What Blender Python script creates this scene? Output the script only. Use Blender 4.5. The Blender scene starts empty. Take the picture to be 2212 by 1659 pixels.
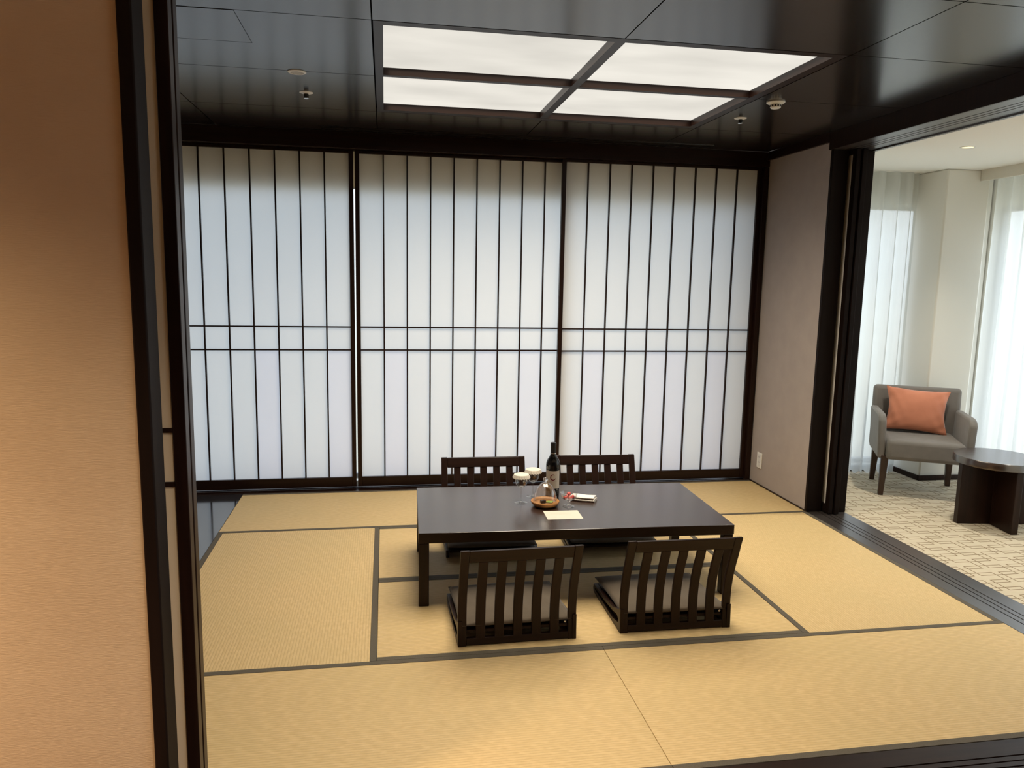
import bpy, bmesh, math, random
from mathutils import Vector, Matrix, Euler
PI = math.pi
S = bpy.context.scene
C = S.collection
random.seed(7)

# ------------------------------------------------------------------ camera
F_PX = 1625.14
YAW, PITCH, ROLL = 0.1686, -0.1416, 0.0186
cam_d = bpy.data.cameras.new('camera')
cam = bpy.data.objects.new('camera', cam_d); C.objects.link(cam)
fw = Vector((math.sin(YAW)*math.cos(PITCH), math.cos(YAW)*math.cos(PITCH), math.sin(PITCH)))
rt = Vector((math.cos(YAW), -math.sin(YAW), 0)); up = rt.cross(fw)
r2 = rt*math.cos(ROLL)+up*math.sin(ROLL); u2 = -rt*math.sin(ROLL)+up*math.cos(ROLL)
m = Matrix((( r2.x, u2.x, -fw.x, 0.991), (r2.y, u2.y, -fw.y, -2.0812), (r2.z, u2.z, -fw.z, 1.5505), (0, 0, 0, 1)))
cam.matrix_world = m
cam_d.sensor_width = 36; cam_d.sensor_fit = 'HORIZONTAL'; cam_d.lens = F_PX*36/2212
cam_d.clip_start = 0.05; cam_d.clip_end = 200
S.camera = cam

# ------------------------------------------------------------------ view, world
S.view_settings.view_transform = 'Standard'; S.view_settings.look = 'None'
S.view_settings.gamma = 1; S.view_settings.use_curve_mapping = False
S.view_settings.exposure = 0.0
S.cycles.use_denoising = True
S.cycles.max_bounces = 10; S.cycles.diffuse_bounces = 5; S.cycles.glossy_bounces = 4
S.cycles.transmission_bounces = 8; S.cycles.transparent_max_bounces = 12
S.cycles.caustics_reflective = False; S.cycles.caustics_refractive = False
S.cycles.sample_clamp_indirect = 6

W = bpy.data.worlds.new('overcast_sky'); S.world = W; W.use_nodes = True
wn = W.node_tree; wn.nodes.clear()
SKY = 2.0; SUNSIDE = 2.8
tc = wn.nodes.new('ShaderNodeTexCoord'); sx = wn.nodes.new('ShaderNodeSeparateXYZ')
mr = wn.nodes.new('ShaderNodeMapRange'); mr.inputs[1].default_value = -0.15; mr.inputs[2].default_value = 0.25
mx = wn.nodes.new('ShaderNodeMix'); mx.data_type = 'RGBA'
mx.inputs[6].default_value = (0.52, 0.53, 0.50, 1); mx.inputs[7].default_value = (0.85, 0.94, 1.12, 1)
bg = wn.nodes.new('ShaderNodeBackground'); wo = wn.nodes.new('ShaderNodeOutputWorld')
wn.links.new(tc.outputs['Generated'], sx.inputs[0]); wn.links.new(sx.outputs[2], mr.inputs[0])
wn.links.new(mr.outputs[0], mx.inputs[0]); wn.links.new(mx.outputs[2], bg.inputs[0])
mr2 = wn.nodes.new('ShaderNodeMapRange'); mr2.interpolation_type = 'SMOOTHSTEP'   # the sun side of the overcast sky is brighter
mr2.inputs[1].default_value = .25; mr2.inputs[2].default_value = .95; mr2.inputs[3].default_value = SKY; mr2.inputs[4].default_value = SKY*SUNSIDE
wn.links.new(sx.outputs[0], mr2.inputs[0]); wn.links.new(mr2.outputs[0], bg.inputs[1]); wn.links.new(bg.outputs[0], wo.inputs[0])

# ------------------------------------------------------------------ materials
def mat(name, col, rough=0.5, ior=1.5, noise=None, bump=None, metal=0.0, spec=None, trans=0.0, emit=None, estr=0.0, sheen=0.0, coat=0.0):
    """noise=(scale xyz, colour2, amount) ; bump=(scale xyz, strength, dist)"""
    M = bpy.data.materials.new(name); M.use_nodes = True
    n = M.node_tree; b = n.nodes['Principled BSDF']
    b.inputs['Base Color'].default_value = (*col, 1); b.inputs['Roughness'].default_value = rough
    b.inputs['IOR'].default_value = ior; b.inputs['Metallic'].default_value = metal
    b.inputs['Transmission Weight'].default_value = trans
    if sheen: b.inputs['Sheen Weight'].default_value = sheen; b.inputs['Sheen Roughness'].default_value = .4
    if coat: b.inputs['Coat Weight'].default_value = coat; b.inputs['Coat Roughness'].default_value = .15
    if emit: b.inputs['Emission Color'].default_value = (*emit, 1); b.inputs['Emission Strength'].default_value = estr
    def coord(sc):
        t = n.nodes.new('ShaderNodeTexCoord'); mp = n.nodes.new('ShaderNodeMapping')
        mp.inputs['Scale'].default_value = sc; n.links.new(t.outputs['Object'], mp.inputs[0])
        nz = n.nodes.new('ShaderNodeTexNoise'); nz.inputs['Scale'].default_value = 1; nz.inputs['Detail'].default_value = 4
        n.links.new(mp.outputs[0], nz.inputs[0]); return nz
    if noise:
        nz = coord(noise[0]); r = n.nodes.new('ShaderNodeMapRange'); r.inputs[1].default_value = .3; r.inputs[2].default_value = .7
        r.inputs[4].default_value = noise[2]; n.links.new(nz.outputs[0], r.inputs[0])
        x = n.nodes.new('ShaderNodeMix'); x.data_type = 'RGBA'; x.inputs[6].default_value = (*col, 1); x.inputs[7].default_value = (*noise[1], 1)
        n.links.new(r.outputs[0], x.inputs[0]); n.links.new(x.outputs[2], b.inputs['Base Color'])
    if bump:
        nz = coord(bump[0]); bp = n.nodes.new('ShaderNodeBump'); bp.inputs['Strength'].default_value = bump[1]; bp.inputs['Distance'].default_value = bump[2]
        n.links.new(nz.outputs[0], bp.inputs['Height']); n.links.new(bp.outputs[0], b.inputs['Normal'])
    return M

WD = (0.012, 0.0045, 0.0028); WD2 = (0.022, 0.0085, 0.0048)
wood = mat('dark_wood', WD, .36, 1.32, noise=((60, 60, 3), WD2, .8), bump=((90, 90, 4), .04, .001))
wood_x = mat('dark_wood_grain_across', WD, .36, 1.32, noise=((3, 60, 60), WD2, .8), bump=((4, 120, 120), .05, .001))
wood_y = mat('dark_wood_grain_along_sheen', (.030, .024, .021), .32, 2.2, noise=((60, 3, 60), (.042, .032, .028), .8), bump=((120, 4, 120), .02, .001))  # grazing sheen of sill and lintel put into a paler grey base
ceil_m = mat('ceiling_board_dark', (0.011, 0.0085, 0.008), .20, 1.75, noise=((3, 50, 50), (0.022, 0.016, 0.013), .7), bump=((5, 90, 50), .05, .001))
gap_m = mat('joint_black', (0.004, 0.003, 0.003), .9, 1.3)
table_m = mat('table_lacquer', (0.016, 0.008, 0.006), .24, 2.35, noise=((3, 50, 50), (0.040, 0.017, 0.011), .8), bump=((5, 70, 50), .03, .001))
board_m = mat('alcove_board_lacquer', (0.026, 0.024, 0.027), .10, 2.6)
wall_grey = mat('wall_cloth_grey', (0.40, 0.345, 0.315), .85, noise=((9, 9, 9), (0.36, 0.31, 0.285), .8), bump=((300, 300, 300), .15, .001))
wall_beige = mat('wall_cloth_beige', (0.52, 0.40, 0.27), .85, noise=((3, 3, 3), (0.46, 0.34, 0.22), .9), bump=((40, 500, 700), .5, .002))
lounge_wall = mat('lounge_wall_cream', (0.74, 0.715, 0.645), .8, bump=((200, 200, 200), .1, .001))
lounge_ceil = mat('lounge_ceiling_white', (0.88, 0.86, 0.80), .85)
alu = mat('window_frame_metal', (0.30, 0.30, 0.30), .4, metal=.6)
white_p = mat('white_plastic', (0.80, 0.79, 0.74), .35)
dark_hole = mat('dark_slots', (0.01, 0.01, 0.01), .8)
chrome = mat('chrome', (0.8, 0.8, 0.8), .15, metal=1)
heri = mat('border_cloth_olive', (0.085, 0.070, 0.048), .75, noise=((220, 220, 60), (0.12, 0.10, 0.07), .8), bump=((700, 700, 200), .4, .001))
cush_m = mat('cushion_brown_suede', (0.115, 0.088, 0.060), .9, noise=((14, 14, 14), (0.088, 0.067, 0.046), .8), bump=((120, 120, 120), .1, .002), sheen=.15)
grey_f = mat('armchair_grey_fabric', (0.20, 0.182, 0.165), .9, noise=((18, 18, 18), (0.17, 0.156, 0.142), .8), bump=((350, 350, 350), .3, .001), sheen=.2)
terra = mat('pillow_terracotta_velvet', (0.62, 0.235, 0.135), .8, noise=((7, 9, 9), (0.50, 0.18, 0.10), .8), bump=((90, 90, 90), .1, .002), sheen=.3)
leg_m = mat('armchair_leg_wood', (0.030, 0.013, 0.007), .35, noise=((60, 60, 5), (0.05, 0.022, 0.012), .8))
glass = mat('clear_glass', (1, 1, 1), .0, 1.45, trans=1.0)
matte_wood = mat('casing_wood', (.006, .0028, .002), .6, 1.22, noise=((60, 60, 3), (.010, .0045, .003), .8))
bottle_m = mat('bottle_dark_glass', (0.003, 0.003, 0.003), .06, 1.55)
caps_m = mat('bottle_capsule_black', (0.012, 0.012, 0.013), .35, 1.5)
label_m = mat('bottle_label_paper', (0.60, 0.54, 0.45), .7)
logo_m = mat('label_mark_dark_red', (0.15, 0.008, 0.012), .5)
faint_m = mat('label_faint_print', (0.34, 0.27, 0.22), .6)
cover_m = mat('paper_cap', (0.68, 0.62, 0.53), .8)
dish_m = mat('dish_wood', (0.52, 0.24, 0.075), .4, noise=((8, 60, 60), (0.42, 0.18, 0.05), .9))
choc_m = mat('chocolate', (0.022, 0.009, 0.006), .35)
matcha_m = mat('green_sweet', (0.30, 0.42, 0.08), .7, noise=((80, 80, 80), (0.24, 0.35, 0.06), .9))
berry_m = mat('berry_red', (0.50, 0.035, 0.03), .3, noise=((90, 90, 90), (0.65, 0.14, 0.12), .8))
cloth_w = mat('napkin_white_cloth', (0.80, 0.76, 0.70), .9, bump=((400, 400, 400), .3, .001))
card_m = mat('card_cream', (0.63, 0.605, 0.52), .6)
ink_m = mat('card_print_grey', (0.55, 0.52, 0.43), .6)
pelm = mat('pelmet_cream', (0.70, 0.67, 0.59), .8)

def shader_mat(name, build):
    M = bpy.data.materials.new(name); M.use_nodes = True; n = M.node_tree; n.nodes.clear()
    o = n.nodes.new('ShaderNodeOutputMaterial'); n.links.new(build(n), o.inputs[0]); return M
def mixsh(n, f, a, b):
    x = n.nodes.new('ShaderNodeMixShader'); x.inputs[0].default_value = f
    n.links.new(a, x.inputs[1]); n.links.new(b, x.inputs[2]); return x.outputs[0]
def bs(n, typ, col, rough=None):
    d = n.nodes.new(typ); d.inputs[0].default_value = (*col, 1)
    if rough is not None: d.inputs['Roughness'].default_value = rough
    return d.outputs[0]
def paper(name, t, d):
    def build(n):
        tcn = n.nodes.new('ShaderNodeTexCoord'); mp = n.nodes.new('ShaderNodeMapping'); mp.inputs['Scale'].default_value = (7, 7, 3)
        nz = n.nodes.new('ShaderNodeTexNoise'); nz.inputs['Scale'].default_value = 1.0; nz.inputs['Detail'].default_value = 6
        n.links.new(tcn.outputs['Object'], mp.inputs[0]); n.links.new(mp.outputs[0], nz.inputs[0])
        x = n.nodes.new('ShaderNodeMix'); x.data_type = 'RGBA'
        x.inputs[6].default_value = (t[0]*.93, t[1]*.93, t[2]*.93, 1); x.inputs[7].default_value = (*t, 1)
        n.links.new(nz.outputs[0], x.inputs[0])
        tr = n.nodes.new('ShaderNodeBsdfTranslucent'); n.links.new(x.outputs[2], tr.inputs[0])
        return mixsh(n, .58, tr.outputs[0], bs(n, 'ShaderNodeBsdfDiffuse', d))
    return shader_mat(name, build)
paper_m = paper('shoji_paper', (0.775, 0.81, 0.84), (0.88, 0.85, 0.79))
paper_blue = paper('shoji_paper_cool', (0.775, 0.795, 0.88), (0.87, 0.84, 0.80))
def sheer_build(n):      # woven voile: its threads close up where a fold turns away
    lw = n.nodes.new('ShaderNodeLayerWeight'); lw.inputs[0].default_value = .5
    r = n.nodes.new('ShaderNodeMapRange'); r.inputs[1].default_value = .25; r.inputs[2].default_value = .95
    r.inputs[3].default_value = .85; r.inputs[4].default_value = .995; n.links.new(lw.outputs['Facing'], r.inputs[0])
    x = n.nodes.new('ShaderNodeMixShader'); n.links.new(r.outputs[0], x.inputs[0])
    n.links.new(bs(n, 'ShaderNodeBsdfTransparent', (1, 1, 1)), x.inputs[1])
    n.links.new(mixsh(n, .48, bs(n, 'ShaderNodeBsdfTranslucent', (0.68, 0.70, 0.69)), bs(n, 'ShaderNodeBsdfDiffuse', (0.84, 0.84, 0.79))), x.inputs[2])
    return x.outputs[0]
sheer = shader_mat('sheer_curtain', sheer_build)
pane_m = shader_mat('window_glass', lambda n: mixsh(n, .07, bs(n, 'ShaderNodeBsdfTransparent', (0.95, 0.97, 0.96)), bs(n, 'ShaderNodeBsdfGlossy', (1, 1, 1), .0)))

def diffuser_build(n):
    t = n.nodes.new('ShaderNodeTexCoord'); mp = n.nodes.new('ShaderNodeMapping'); mp.inputs['Scale'].default_value = (1.6, 3.6, 3)
    nz = n.nodes.new('ShaderNodeTexNoise'); nz.inputs['Scale'].default_value = 1; nz.inputs['Detail'].default_value = 7; nz.inputs['Roughness'].default_value = .42
    n.links.new(t.outputs['Object'], mp.inputs[0]); n.links.new(mp.outputs[0], nz.inputs[0])
    r = n.nodes.new('ShaderNodeMapRange'); r.inputs[1].default_value = .25; r.inputs[2].default_value = .75; r.inputs[3].default_value = .82; r.inputs[4].default_value = 1.10
    n.links.new(nz.outputs[0], r.inputs[0])
    # the tubes behind run across: brighter towards the middle of each diffuser
    sp = n.nodes.new('ShaderNodeSeparateXYZ'); n.links.new(t.outputs['Object'], sp.inputs[0])
    mu = n.nodes.new('ShaderNodeMath'); mu.operation = 'MULTIPLY'; n.links.new(r.outputs[0], mu.inputs[0]); mu.inputs[1].default_value = LIGHT
    e = n.nodes.new('ShaderNodeEmission'); e.inputs[0].default_value = (1.0, 0.955, 0.86, 1)
    n.links.new(mu.outputs[0], e.inputs[1]); return e.outputs[0]
LIGHT = 0.85; PANEL_W = 54
def thin_build(n):
    lw = n.nodes.new('ShaderNodeLayerWeight'); lw.inputs[0].default_value = .5
    p_ = n.nodes.new('ShaderNodeMath'); p_.operation = 'POWER'; n.links.new(lw.outputs['Facing'], p_.inputs[0]); p_.inputs[1].default_value = 2.4
    r = n.nodes.new('ShaderNodeMapRange'); r.inputs[3].default_value = .06; r.inputs[4].default_value = .75; n.links.new(p_.outputs[0], r.inputs[0])
    x = n.nodes.new('ShaderNodeMixShader'); n.links.new(r.outputs[0], x.inputs[0])
    n.links.new(bs(n, 'ShaderNodeBsdfTransparent', (0.975, 0.98, 0.975)), x.inputs[1]); n.links.new(bs(n, 'ShaderNodeBsdfGlossy', (1, 1, 1), .02), x.inputs[2])
    return x.outputs[0]
thin_glass = shader_mat('thin_blown_glass', thin_build)
diff_m = shader_mat('light_diffuser', diffuser_build)
lamp_m = shader_mat('downlight_lens', lambda n: (lambda e: (setattr(e.inputs[1], 'default_value', 1.6), e.outputs[0])[1])(
        (lambda e: (setattr(e.inputs[0], 'default_value', (1, .88, .50, 1)), e)[1])(n.nodes.new('ShaderNodeEmission'))))

def tatami_material(name, along_x):
    M = bpy.data.materials.new(name); M.use_nodes = True; n = M.node_tree; b = n.nodes['Principled BSDF']
    L = n.links.new
    t = n.nodes.new('ShaderNodeTexCoord'); sp = n.nodes.new('ShaderNodeSeparateXYZ'); L(t.outputs['Object'], sp.inputs[0])
    ax, cr = (0, 1) if along_x else (1, 0)
    def math_(op, a, b_=None, v=None):
        q = n.nodes.new('ShaderNodeMath'); q.operation = op
        L(a, q.inputs[0]) if not isinstance(a, (int, float)) else setattr(q.inputs[0], 'default_value', a)
        if b_ is not None: L(b_, q.inputs[1])
        if v is not None: q.inputs[1].default_value = v
        return q.outputs[0]
    # ribs: rush weft wraps round warp cords that run lengthwise
    s = math_('SINE', math_('MULTIPLY', sp.outputs[cr], v=2*PI/0.0125))
    rib = math_('POWER', math_('ABSOLUTE', math_('SINE', math_('MULTIPLY', sp.outputs[cr], v=PI/0.0125))), v=.6)
    mp = n.nodes.new('ShaderNodeMapping'); mp.inputs['Scale'].default_value = (90, 900, 1) if not along_x else (900, 90, 1)
    L(t.outputs['Object'], mp.inputs[0])
    nz = n.nodes.new('ShaderNodeTexNoise'); nz.inputs['Scale'].default_value = 1; nz.inputs['Detail'].default_value = 3; L(mp.outputs[0], nz.inputs[0])
    mp2 = n.nodes.new('ShaderNodeMapping'); mp2.inputs['Scale'].default_value = (30, 80, 1) if along_x else (80, 30, 1); L(t.outputs['Object'], mp2.inputs[0])
    nz2 = n.nodes.new('ShaderNodeTexNoise'); nz2.inputs['Scale'].default_value = 1; nz2.inputs['Detail'].default_value = 5; L(mp2.outputs[0], nz2.inputs[0])
    nz3 = n.nodes.new('ShaderNodeTexNoise'); nz3.inputs['Scale'].default_value = 2.2; L(t.outputs['Object'], nz3.inputs[0])
    def mixc(f, a, c2):
        x = n.nodes.new('ShaderNodeMix'); x.data_type = 'RGBA'
        L(f, x.inputs[0])
        (L(a, x.inputs[6]) if not isinstance(a, tuple) else setattr(x.inputs[6], 'default_value', (*a, 1)))
        (L(c2, x.inputs[7]) if not isinstance(c2, tuple) else setattr(x.inputs[7], 'default_value', (*c2, 1)))
        return x.outputs[2]
    def rng(s_, a, b_, lo, hi):
        r = n.nodes.new('ShaderNodeMapRange'); r.inputs[1].default_value = a; r.inputs[2].default_value = b_
        r.inputs[3].default_value = lo; r.inputs[4].default_value = hi; L(s_, r.inputs[0]); return r.outputs[0]
    c = mixc(rng(nz2.outputs[0], .35, .7, 0, 1), (0.64, 0.455, 0.215), (0.74, 0.545, 0.275))
    c = mixc(rng(nz3.outputs[0], .35, .65, 0, .35), c, (0.60, 0.46, 0.22))
    c = mixc(rng(rib, 0, .75, .55, 0), c, (0.40, 0.26, 0.11))
    L(c, b.inputs['Base Color']); b.inputs['Roughness'].default_value = .55
    b.inputs['IOR'].default_value = 1.4
    h = math_('ADD', rib, math_('MULTIPLY', nz.outputs[0], v=.3))
    bp = n.nodes.new('ShaderNodeBump'); bp.inputs['Strength'].default_value = .5; bp.inputs['Distance'].default_value = .0012
    L(h, bp.inputs['Height']); L(bp.outputs[0], b.inputs['Normal'])
    return M
tat_x = tatami_material('tatami_rush_lengthwise', True); tat_y = tatami_material('tatami_rush_crosswise', False)

def carpet_material():
    M = bpy.data.materials.new('carpet_beige_interlocked'); M.use_nodes = True; n = M.node_tree; b = n.nodes['Principled BSDF']; L = n.links.new
    t = n.nodes.new('ShaderNodeTexCoord'); sp = n.nodes.new('ShaderNodeSeparateXYZ'); L(t.outputs['Object'], sp.inputs[0])
    def m_(op, a, b_):
        q = n.nodes.new('ShaderNodeMath'); q.operation = op
        for i, v in ((0, a), (1, b_)):
            if v is None: continue
            L(v, q.inputs[i]) if not isinstance(v, (int, float)) else setattr(q.inputs[i], 'default_value', v)
        return q.outputs[0]
    P, Q, w, h, lw = .270, .190, .225, .129, .0034
    def lattice(cx, cy):
        def fold(s, c, p):   # signed distance to the nearest lattice centre
            u = m_('DIVIDE', m_('SUBTRACT', s, c), p)
            return m_('MULTIPLY', m_('ABSOLUTE', m_('SUBTRACT', u, m_('ROUND', u, None)), None), p)
        du = m_('SUBTRACT', fold(sp.outputs[0], cx, P), w/2); dv = m_('SUBTRACT', fold(sp.outputs[1], cy, Q), h/2)
        return m_('LESS_THAN', m_('ABSOLUTE', m_('MAXIMUM', du, dv), None), lw)
    line = m_('MAXIMUM', lattice(4.2745, 1.7635), lattice(4.2745+P/2, 1.7635+Q/2))
    nz = n.nodes.new('ShaderNodeTexNoise'); nz.inputs['Scale'].default_value = 14; nz.inputs['Detail'].default_value = 8; L(t.outputs['Object'], nz.inputs[0])
    def mixc(f, a, c2):
        x = n.nodes.new('ShaderNodeMix'); x.data_type = 'RGBA'; L(f, x.inputs[0])
        (L(a, x.inputs[6]) if not isinstance(a, tuple) else setattr(x.inputs[6], 'default_value', (*a, 1)))
        x.inputs[7].default_value = (*c2, 1); return x.outputs[2]
    c = mixc(nz.outputs[0], (0.54, 0.46, 0.33), (0.64, 0.56, 0.42))
    c = mixc(m_('MULTIPLY', line, .95), c, (0.19, 0.125, 0.058))
    L(c, b.inputs['Base Color']); b.inputs['Roughness'].default_value = .95
    nz2 = n.nodes.new('ShaderNodeTexNoise'); nz2.inputs['Scale'].default_value = 500; L(t.outputs['Object'], nz2.inputs[0])
    bp = n.nodes.new('ShaderNodeBump'); bp.inputs['Strength'].default_value = .4; bp.inputs['Distance'].default_value = .003
    L(nz2.outputs[0], bp.inputs['Height']); L(bp.outputs[0], b.inputs['Normal'])
    return M
carpet = carpet_material()

# ------------------------------------------------------------------ mesh helpers
class MB:
    def __init__(s): s.v = []; s.f = []; s.mi = []
    def add(s, vs, fs, mi=0):
        o = len(s.v); s.v += [tuple(p) for p in vs]; s.f += [tuple(i+o for i in f) for f in fs]; s.mi += [mi]*len(fs); return s
    def box(s, x0, x1, y0, y1, z0, z1, mi=0):
        return s.add([(x0,y0,z0),(x1,y0,z0),(x1,y1,z0),(x0,y1,z0),(x0,y0,z1),(x1,y0,z1),(x1,y1,z1),(x0,y1,z1)],
                     [(0,3,2,1),(4,5,6,7),(0,1,5,4),(1,2,6,5),(2,3,7,6),(3,0,4,7)], mi)
    def prism(s, pts, a, b, fn, mi=0):
        """polygon pts extruded from a to b; fn(p, t) -> xyz"""
        n = len(pts); vs = [fn(p, a) for p in pts]+[fn(p, b) for p in pts]
        fs = [tuple(range(n-1, -1, -1)), tuple(range(n, 2*n))]+[(i, (i+1) % n, n+(i+1) % n, n+i) for i in range(n)]
        return s.add(vs, fs, mi)
    def lathe(s, prof, n=32, c=(0, 0, 0), mod=None, cap=True, mi=0):
        vs = []; fs = []
        for k, (r, z) in enumerate(prof):
            for i in range(n):
                a = 2*PI*i/n; rr = r*(mod(a, k) if mod else 1)
                vs.append((c[0]+rr*math.cos(a), c[1]+rr*math.sin(a), c[2]+z))
        for k in range(len(prof)-1):
            for i in range(n):
                j = (i+1) % n; fs.append((k*n+i, k*n+j, (k+1)*n+j, (k+1)*n+i))
        if cap:
            fs.append(tuple(range(n-1, -1, -1))); e = (len(prof)-1)*n; fs.append(tuple(range(e, e+n)))
        return s.add(vs, fs, mi)
    def grid(s, nu, nv, fn, mi=0, thick=None):
        vs = [fn(i/nu, j/nv) for j in range(nv+1) for i in range(nu+1)]
        fs = [(j*(nu+1)+i, j*(nu+1)+i+1, (j+1)*(nu+1)+i+1, (j+1)*(nu+1)+i) for j in range(nv) for i in range(nu)]
        return s.add(vs, fs, mi)
    def build(s, name, mats, parent=None, loc=None, rot=None, bevel=0, smooth=False, seg=2, kind=None, angle=35):
        me = bpy.data.meshes.new(name); me.from_pydata(s.v, [], s.f)
        mats = mats if isinstance(mats, (list, tuple)) else [mats]
        for q in mats: me.materials.append(q)
        for p, k in zip(me.polygons, s.mi): p.material_index = k
        bm = bmesh.new(); bm.from_mesh(me); bmesh.ops.recalc_face_normals(bm, faces=bm.faces); bm.to_mesh(me); bm.free()
        o = bpy.data.objects.new(name, me); C.objects.link(o)
        if parent: o.parent = parent
        if loc: o.location = loc
        if rot: o.rotation_euler = rot
        if bevel:
            b = o.modifiers.new('bevel', 'BEVEL'); b.width = bevel; b.segments = seg; b.limit_method = 'ANGLE'; b.angle_limit = math.radians(30)
        if smooth or bevel:
            for p in me.polygons: p.use_smooth = True
            me.set_sharp_from_angle(angle=math.radians(angle)) if not bevel else me.set_sharp_from_angle(angle=math.radians(60))
        if kind: o['kind'] = kind
        return o
def thing(name, label, cat, loc=(0, 0, 0), rz=0, group=None):
    o = bpy.data.objects.new(name, None); C.objects.link(o); o.empty_display_size = .05
    o.location = loc; o.rotation_euler = (0, 0, rz); return tag(o, label, cat, group)
def tag(o, label, cat, group=None):
    o['label'] = label; o['category'] = cat
    if group: o['group'] = group
    return o
def struct(name, mb, m_, bevel=0, **k): return mb.build(name, m_, bevel=bevel, kind='structure', **k)
def dup(root, loc, rz, label, group=None):
    r = root.copy(); C.objects.link(r); r.location = loc; r.rotation_euler = (0, 0, rz); r['label'] = label
    if group: r['group'] = group
    for ch in list(root.children):
        c = ch.copy(); C.objects.link(c); c.parent = r
        for g in list(ch.children):
            d = g.copy(); C.objects.link(d); d.parent = c
    return r
def grooved(axis, a, b, c0, c1, z0, z1, grooves, depth, up=True):
    """a board along AXIS from a to b, c0..c1 across, with grooves [(centre, width)] cut in its upper or lower face"""
    zt, zb = (z1, z0) if up else (z0, z1); d = -depth if up else depth
    pts = [(c0, zb), (c0, zt)]
    for g, w in sorted(grooves): pts += [(g-w/2, zt), (g-w/2, zt+d), (g+w/2, zt+d), (g+w/2, zt)]
    pts += [(c1, zt), (c1, zb)]
    mb = MB()
    # split in convex pieces: strips between groove edges
    edges = [c0]+[e for g, w in sorted(grooves) for e in (g-w/2, g+w/2)]+[c1]
    for i in range(len(edges)-1):
        top = zt if i % 2 == 0 else zt+d
        lo, hi = min(zb, top), max(zb, top)
        if axis == 'x': mb.box(a, b, edges[i], edges[i+1], lo, hi)
        else: mb.box(edges[i], edges[i+1], a, b, lo, hi)
    return mb

D = 0.8226                    # depth of a mat
X1, X2, X3, X4 = .9517, 1.8955, 2.8262, 3.82
HC = 2.5                      # tatami room ceiling
HL = 2.418                    # lounge ceiling
YB = 4*D                      # back edge of the mats

# ------------------------------------------------------------------ structure
struct('floor', MB().box(-.8, 4.08, -3.4, 3.5, -.12, -.052), gap_m)
struct('floor', MB().box(-.8, -.002, .0, YB-.002, -.05, 0), board_m)
struct('floor', MB().box(4.082, 5.9, -1.2, 3.5, -.05, -.001), carpet)
struct('floor', MB().box(-2.2, 5.9, -3.4, -.267, -.05, -.001), mat('hall_floor_wood', (0.20, 0.12, 0.07), .4, noise=((3, 50, 3), (0.14, .08, .045), .8)))
struct('trim_1', grooved('y', 0.0, 2.50, X4+.002, 4.08, -.05, .0, [(3.902, .007), (3.940, .007), (3.976, .007)], .006), wood_y)
struct('trim_2', grooved('x', .43, 4.08, -.265, -.002, -.05, .0, [(-.083, .006), (-.109, .006), (-.135, .006)], .006), wood_x)
struct('trim_3', grooved('x', -.8, 3.82, YB+.002, 3.44, -.05, -.001, [(3.345, .022), (3.39, .022)], .008), wood_x)
# back lintel, jambs
struct('trim_4', grooved('x', -.8, 3.82, YB+.002, 3.44, 2.392, HC, [(3.345, .022), (3.39, .022)], .008, up=False), wood_x)
struct('trim_5', MB().box(3.782, 3.82, YB+.004, 3.44, 0, 2.39), wood, bevel=.002)
struct('trim_6', MB().box(-.8, -.765, YB+.004, 3.44, 0, 2.39), wood, bevel=.002)
# right lintel over the lounge opening
struct('trim_16', MB().box(3.80, 3.811, 0.0, 2.497, 2.391, HC), wood)
struct('trim_7', grooved('y', 0.0, 2.497, 3.812, 4.062, 2.393, HC, [(3.902, .008), (3.940, .008), (3.976, .008)], .008, up=False), wood_y)
struct('trim_8', MB().box(4.064, 4.088, 0.0, 2.438, 2.385, 2.44), wood_y)
struct('trim_9', MB().box(3.80, 3.925, 2.499, YB, 2.440, HC), wood)
# right wall with door pocket
struct('wall_right', MB().box(X4, 3.925, 2.498, YB, .008, 2.44), wall_grey)
struct('baseboard_right', MB().box(3.814, 3.824, 2.47, YB, .0, .009), wood)
struct('trim_10', MB().box(3.815, 3.928, 2.470, 2.496, 0, 2.393), matte_wood, bevel=.003)
struct('trim_11', MB().box(4.012, 4.088, 2.440, 2.496, 0, 2.393), matte_wood, bevel=.003)
struct('wall_lounge_side', MB().box(4.014, 4.08, 2.498, 3.5, 0, HC), lounge_wall)
struct('wall_pocket_end', MB().box(3.93, 4.012, 3.32, 3.5, 0, HC), gap_m)
struct('wall_pocket_top', MB().box(3.93, 4.012, 2.497, 3.32, 2.397, HC), gap_m)
# left wall, front (hall side) walls
struct('wall_left', MB().box(-.88, -.802, -.0, 3.5, -.05, HC), wall_grey)
struct('wall_front', MB().box(-2.2, .428, -.262, -.19, 0, HC), wall_beige)
struct('wall_front', MB().box(-.8, .44, -.020, -.002, 0, HC), wall_grey)
struct('trim_12', MB().box(.43, .462, -.272, -.188, 0, 2.395), matte_wood, bevel=.004)
struct('trim_13', MB().box(.442, .487, -.020, -.002, 0, 2.395), wood, bevel=.003)
struct('trim_14', grooved('x', .43, 4.08, -.265, -.002, 2.397, HC, [(-.083, .02), (-.04, .02)], .006, up=False), wood_x)
struct('wall_front', MB().box(4.09, 5.9, -.265, -.002, 0, HC), lounge_wall)
# hall shell behind the camera
struct('wall_hall_back', MB().box(-2.2, 5.9, -3.48, -3.4, 0, HC), mat('hall_back_darkened', (.05, .03, .02), .6))  # unseen back wall, coloured dark to weaken its reflection in the wood
struct('wall_hall_left', MB().box(-2.28, -2.2, -3.4, -.19, 0, HC), wall_beige)
struct('ceiling', MB().box(-2.2, 5.9, -3.4, -.267, HC, HC+.05), lounge_ceil)
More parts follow.
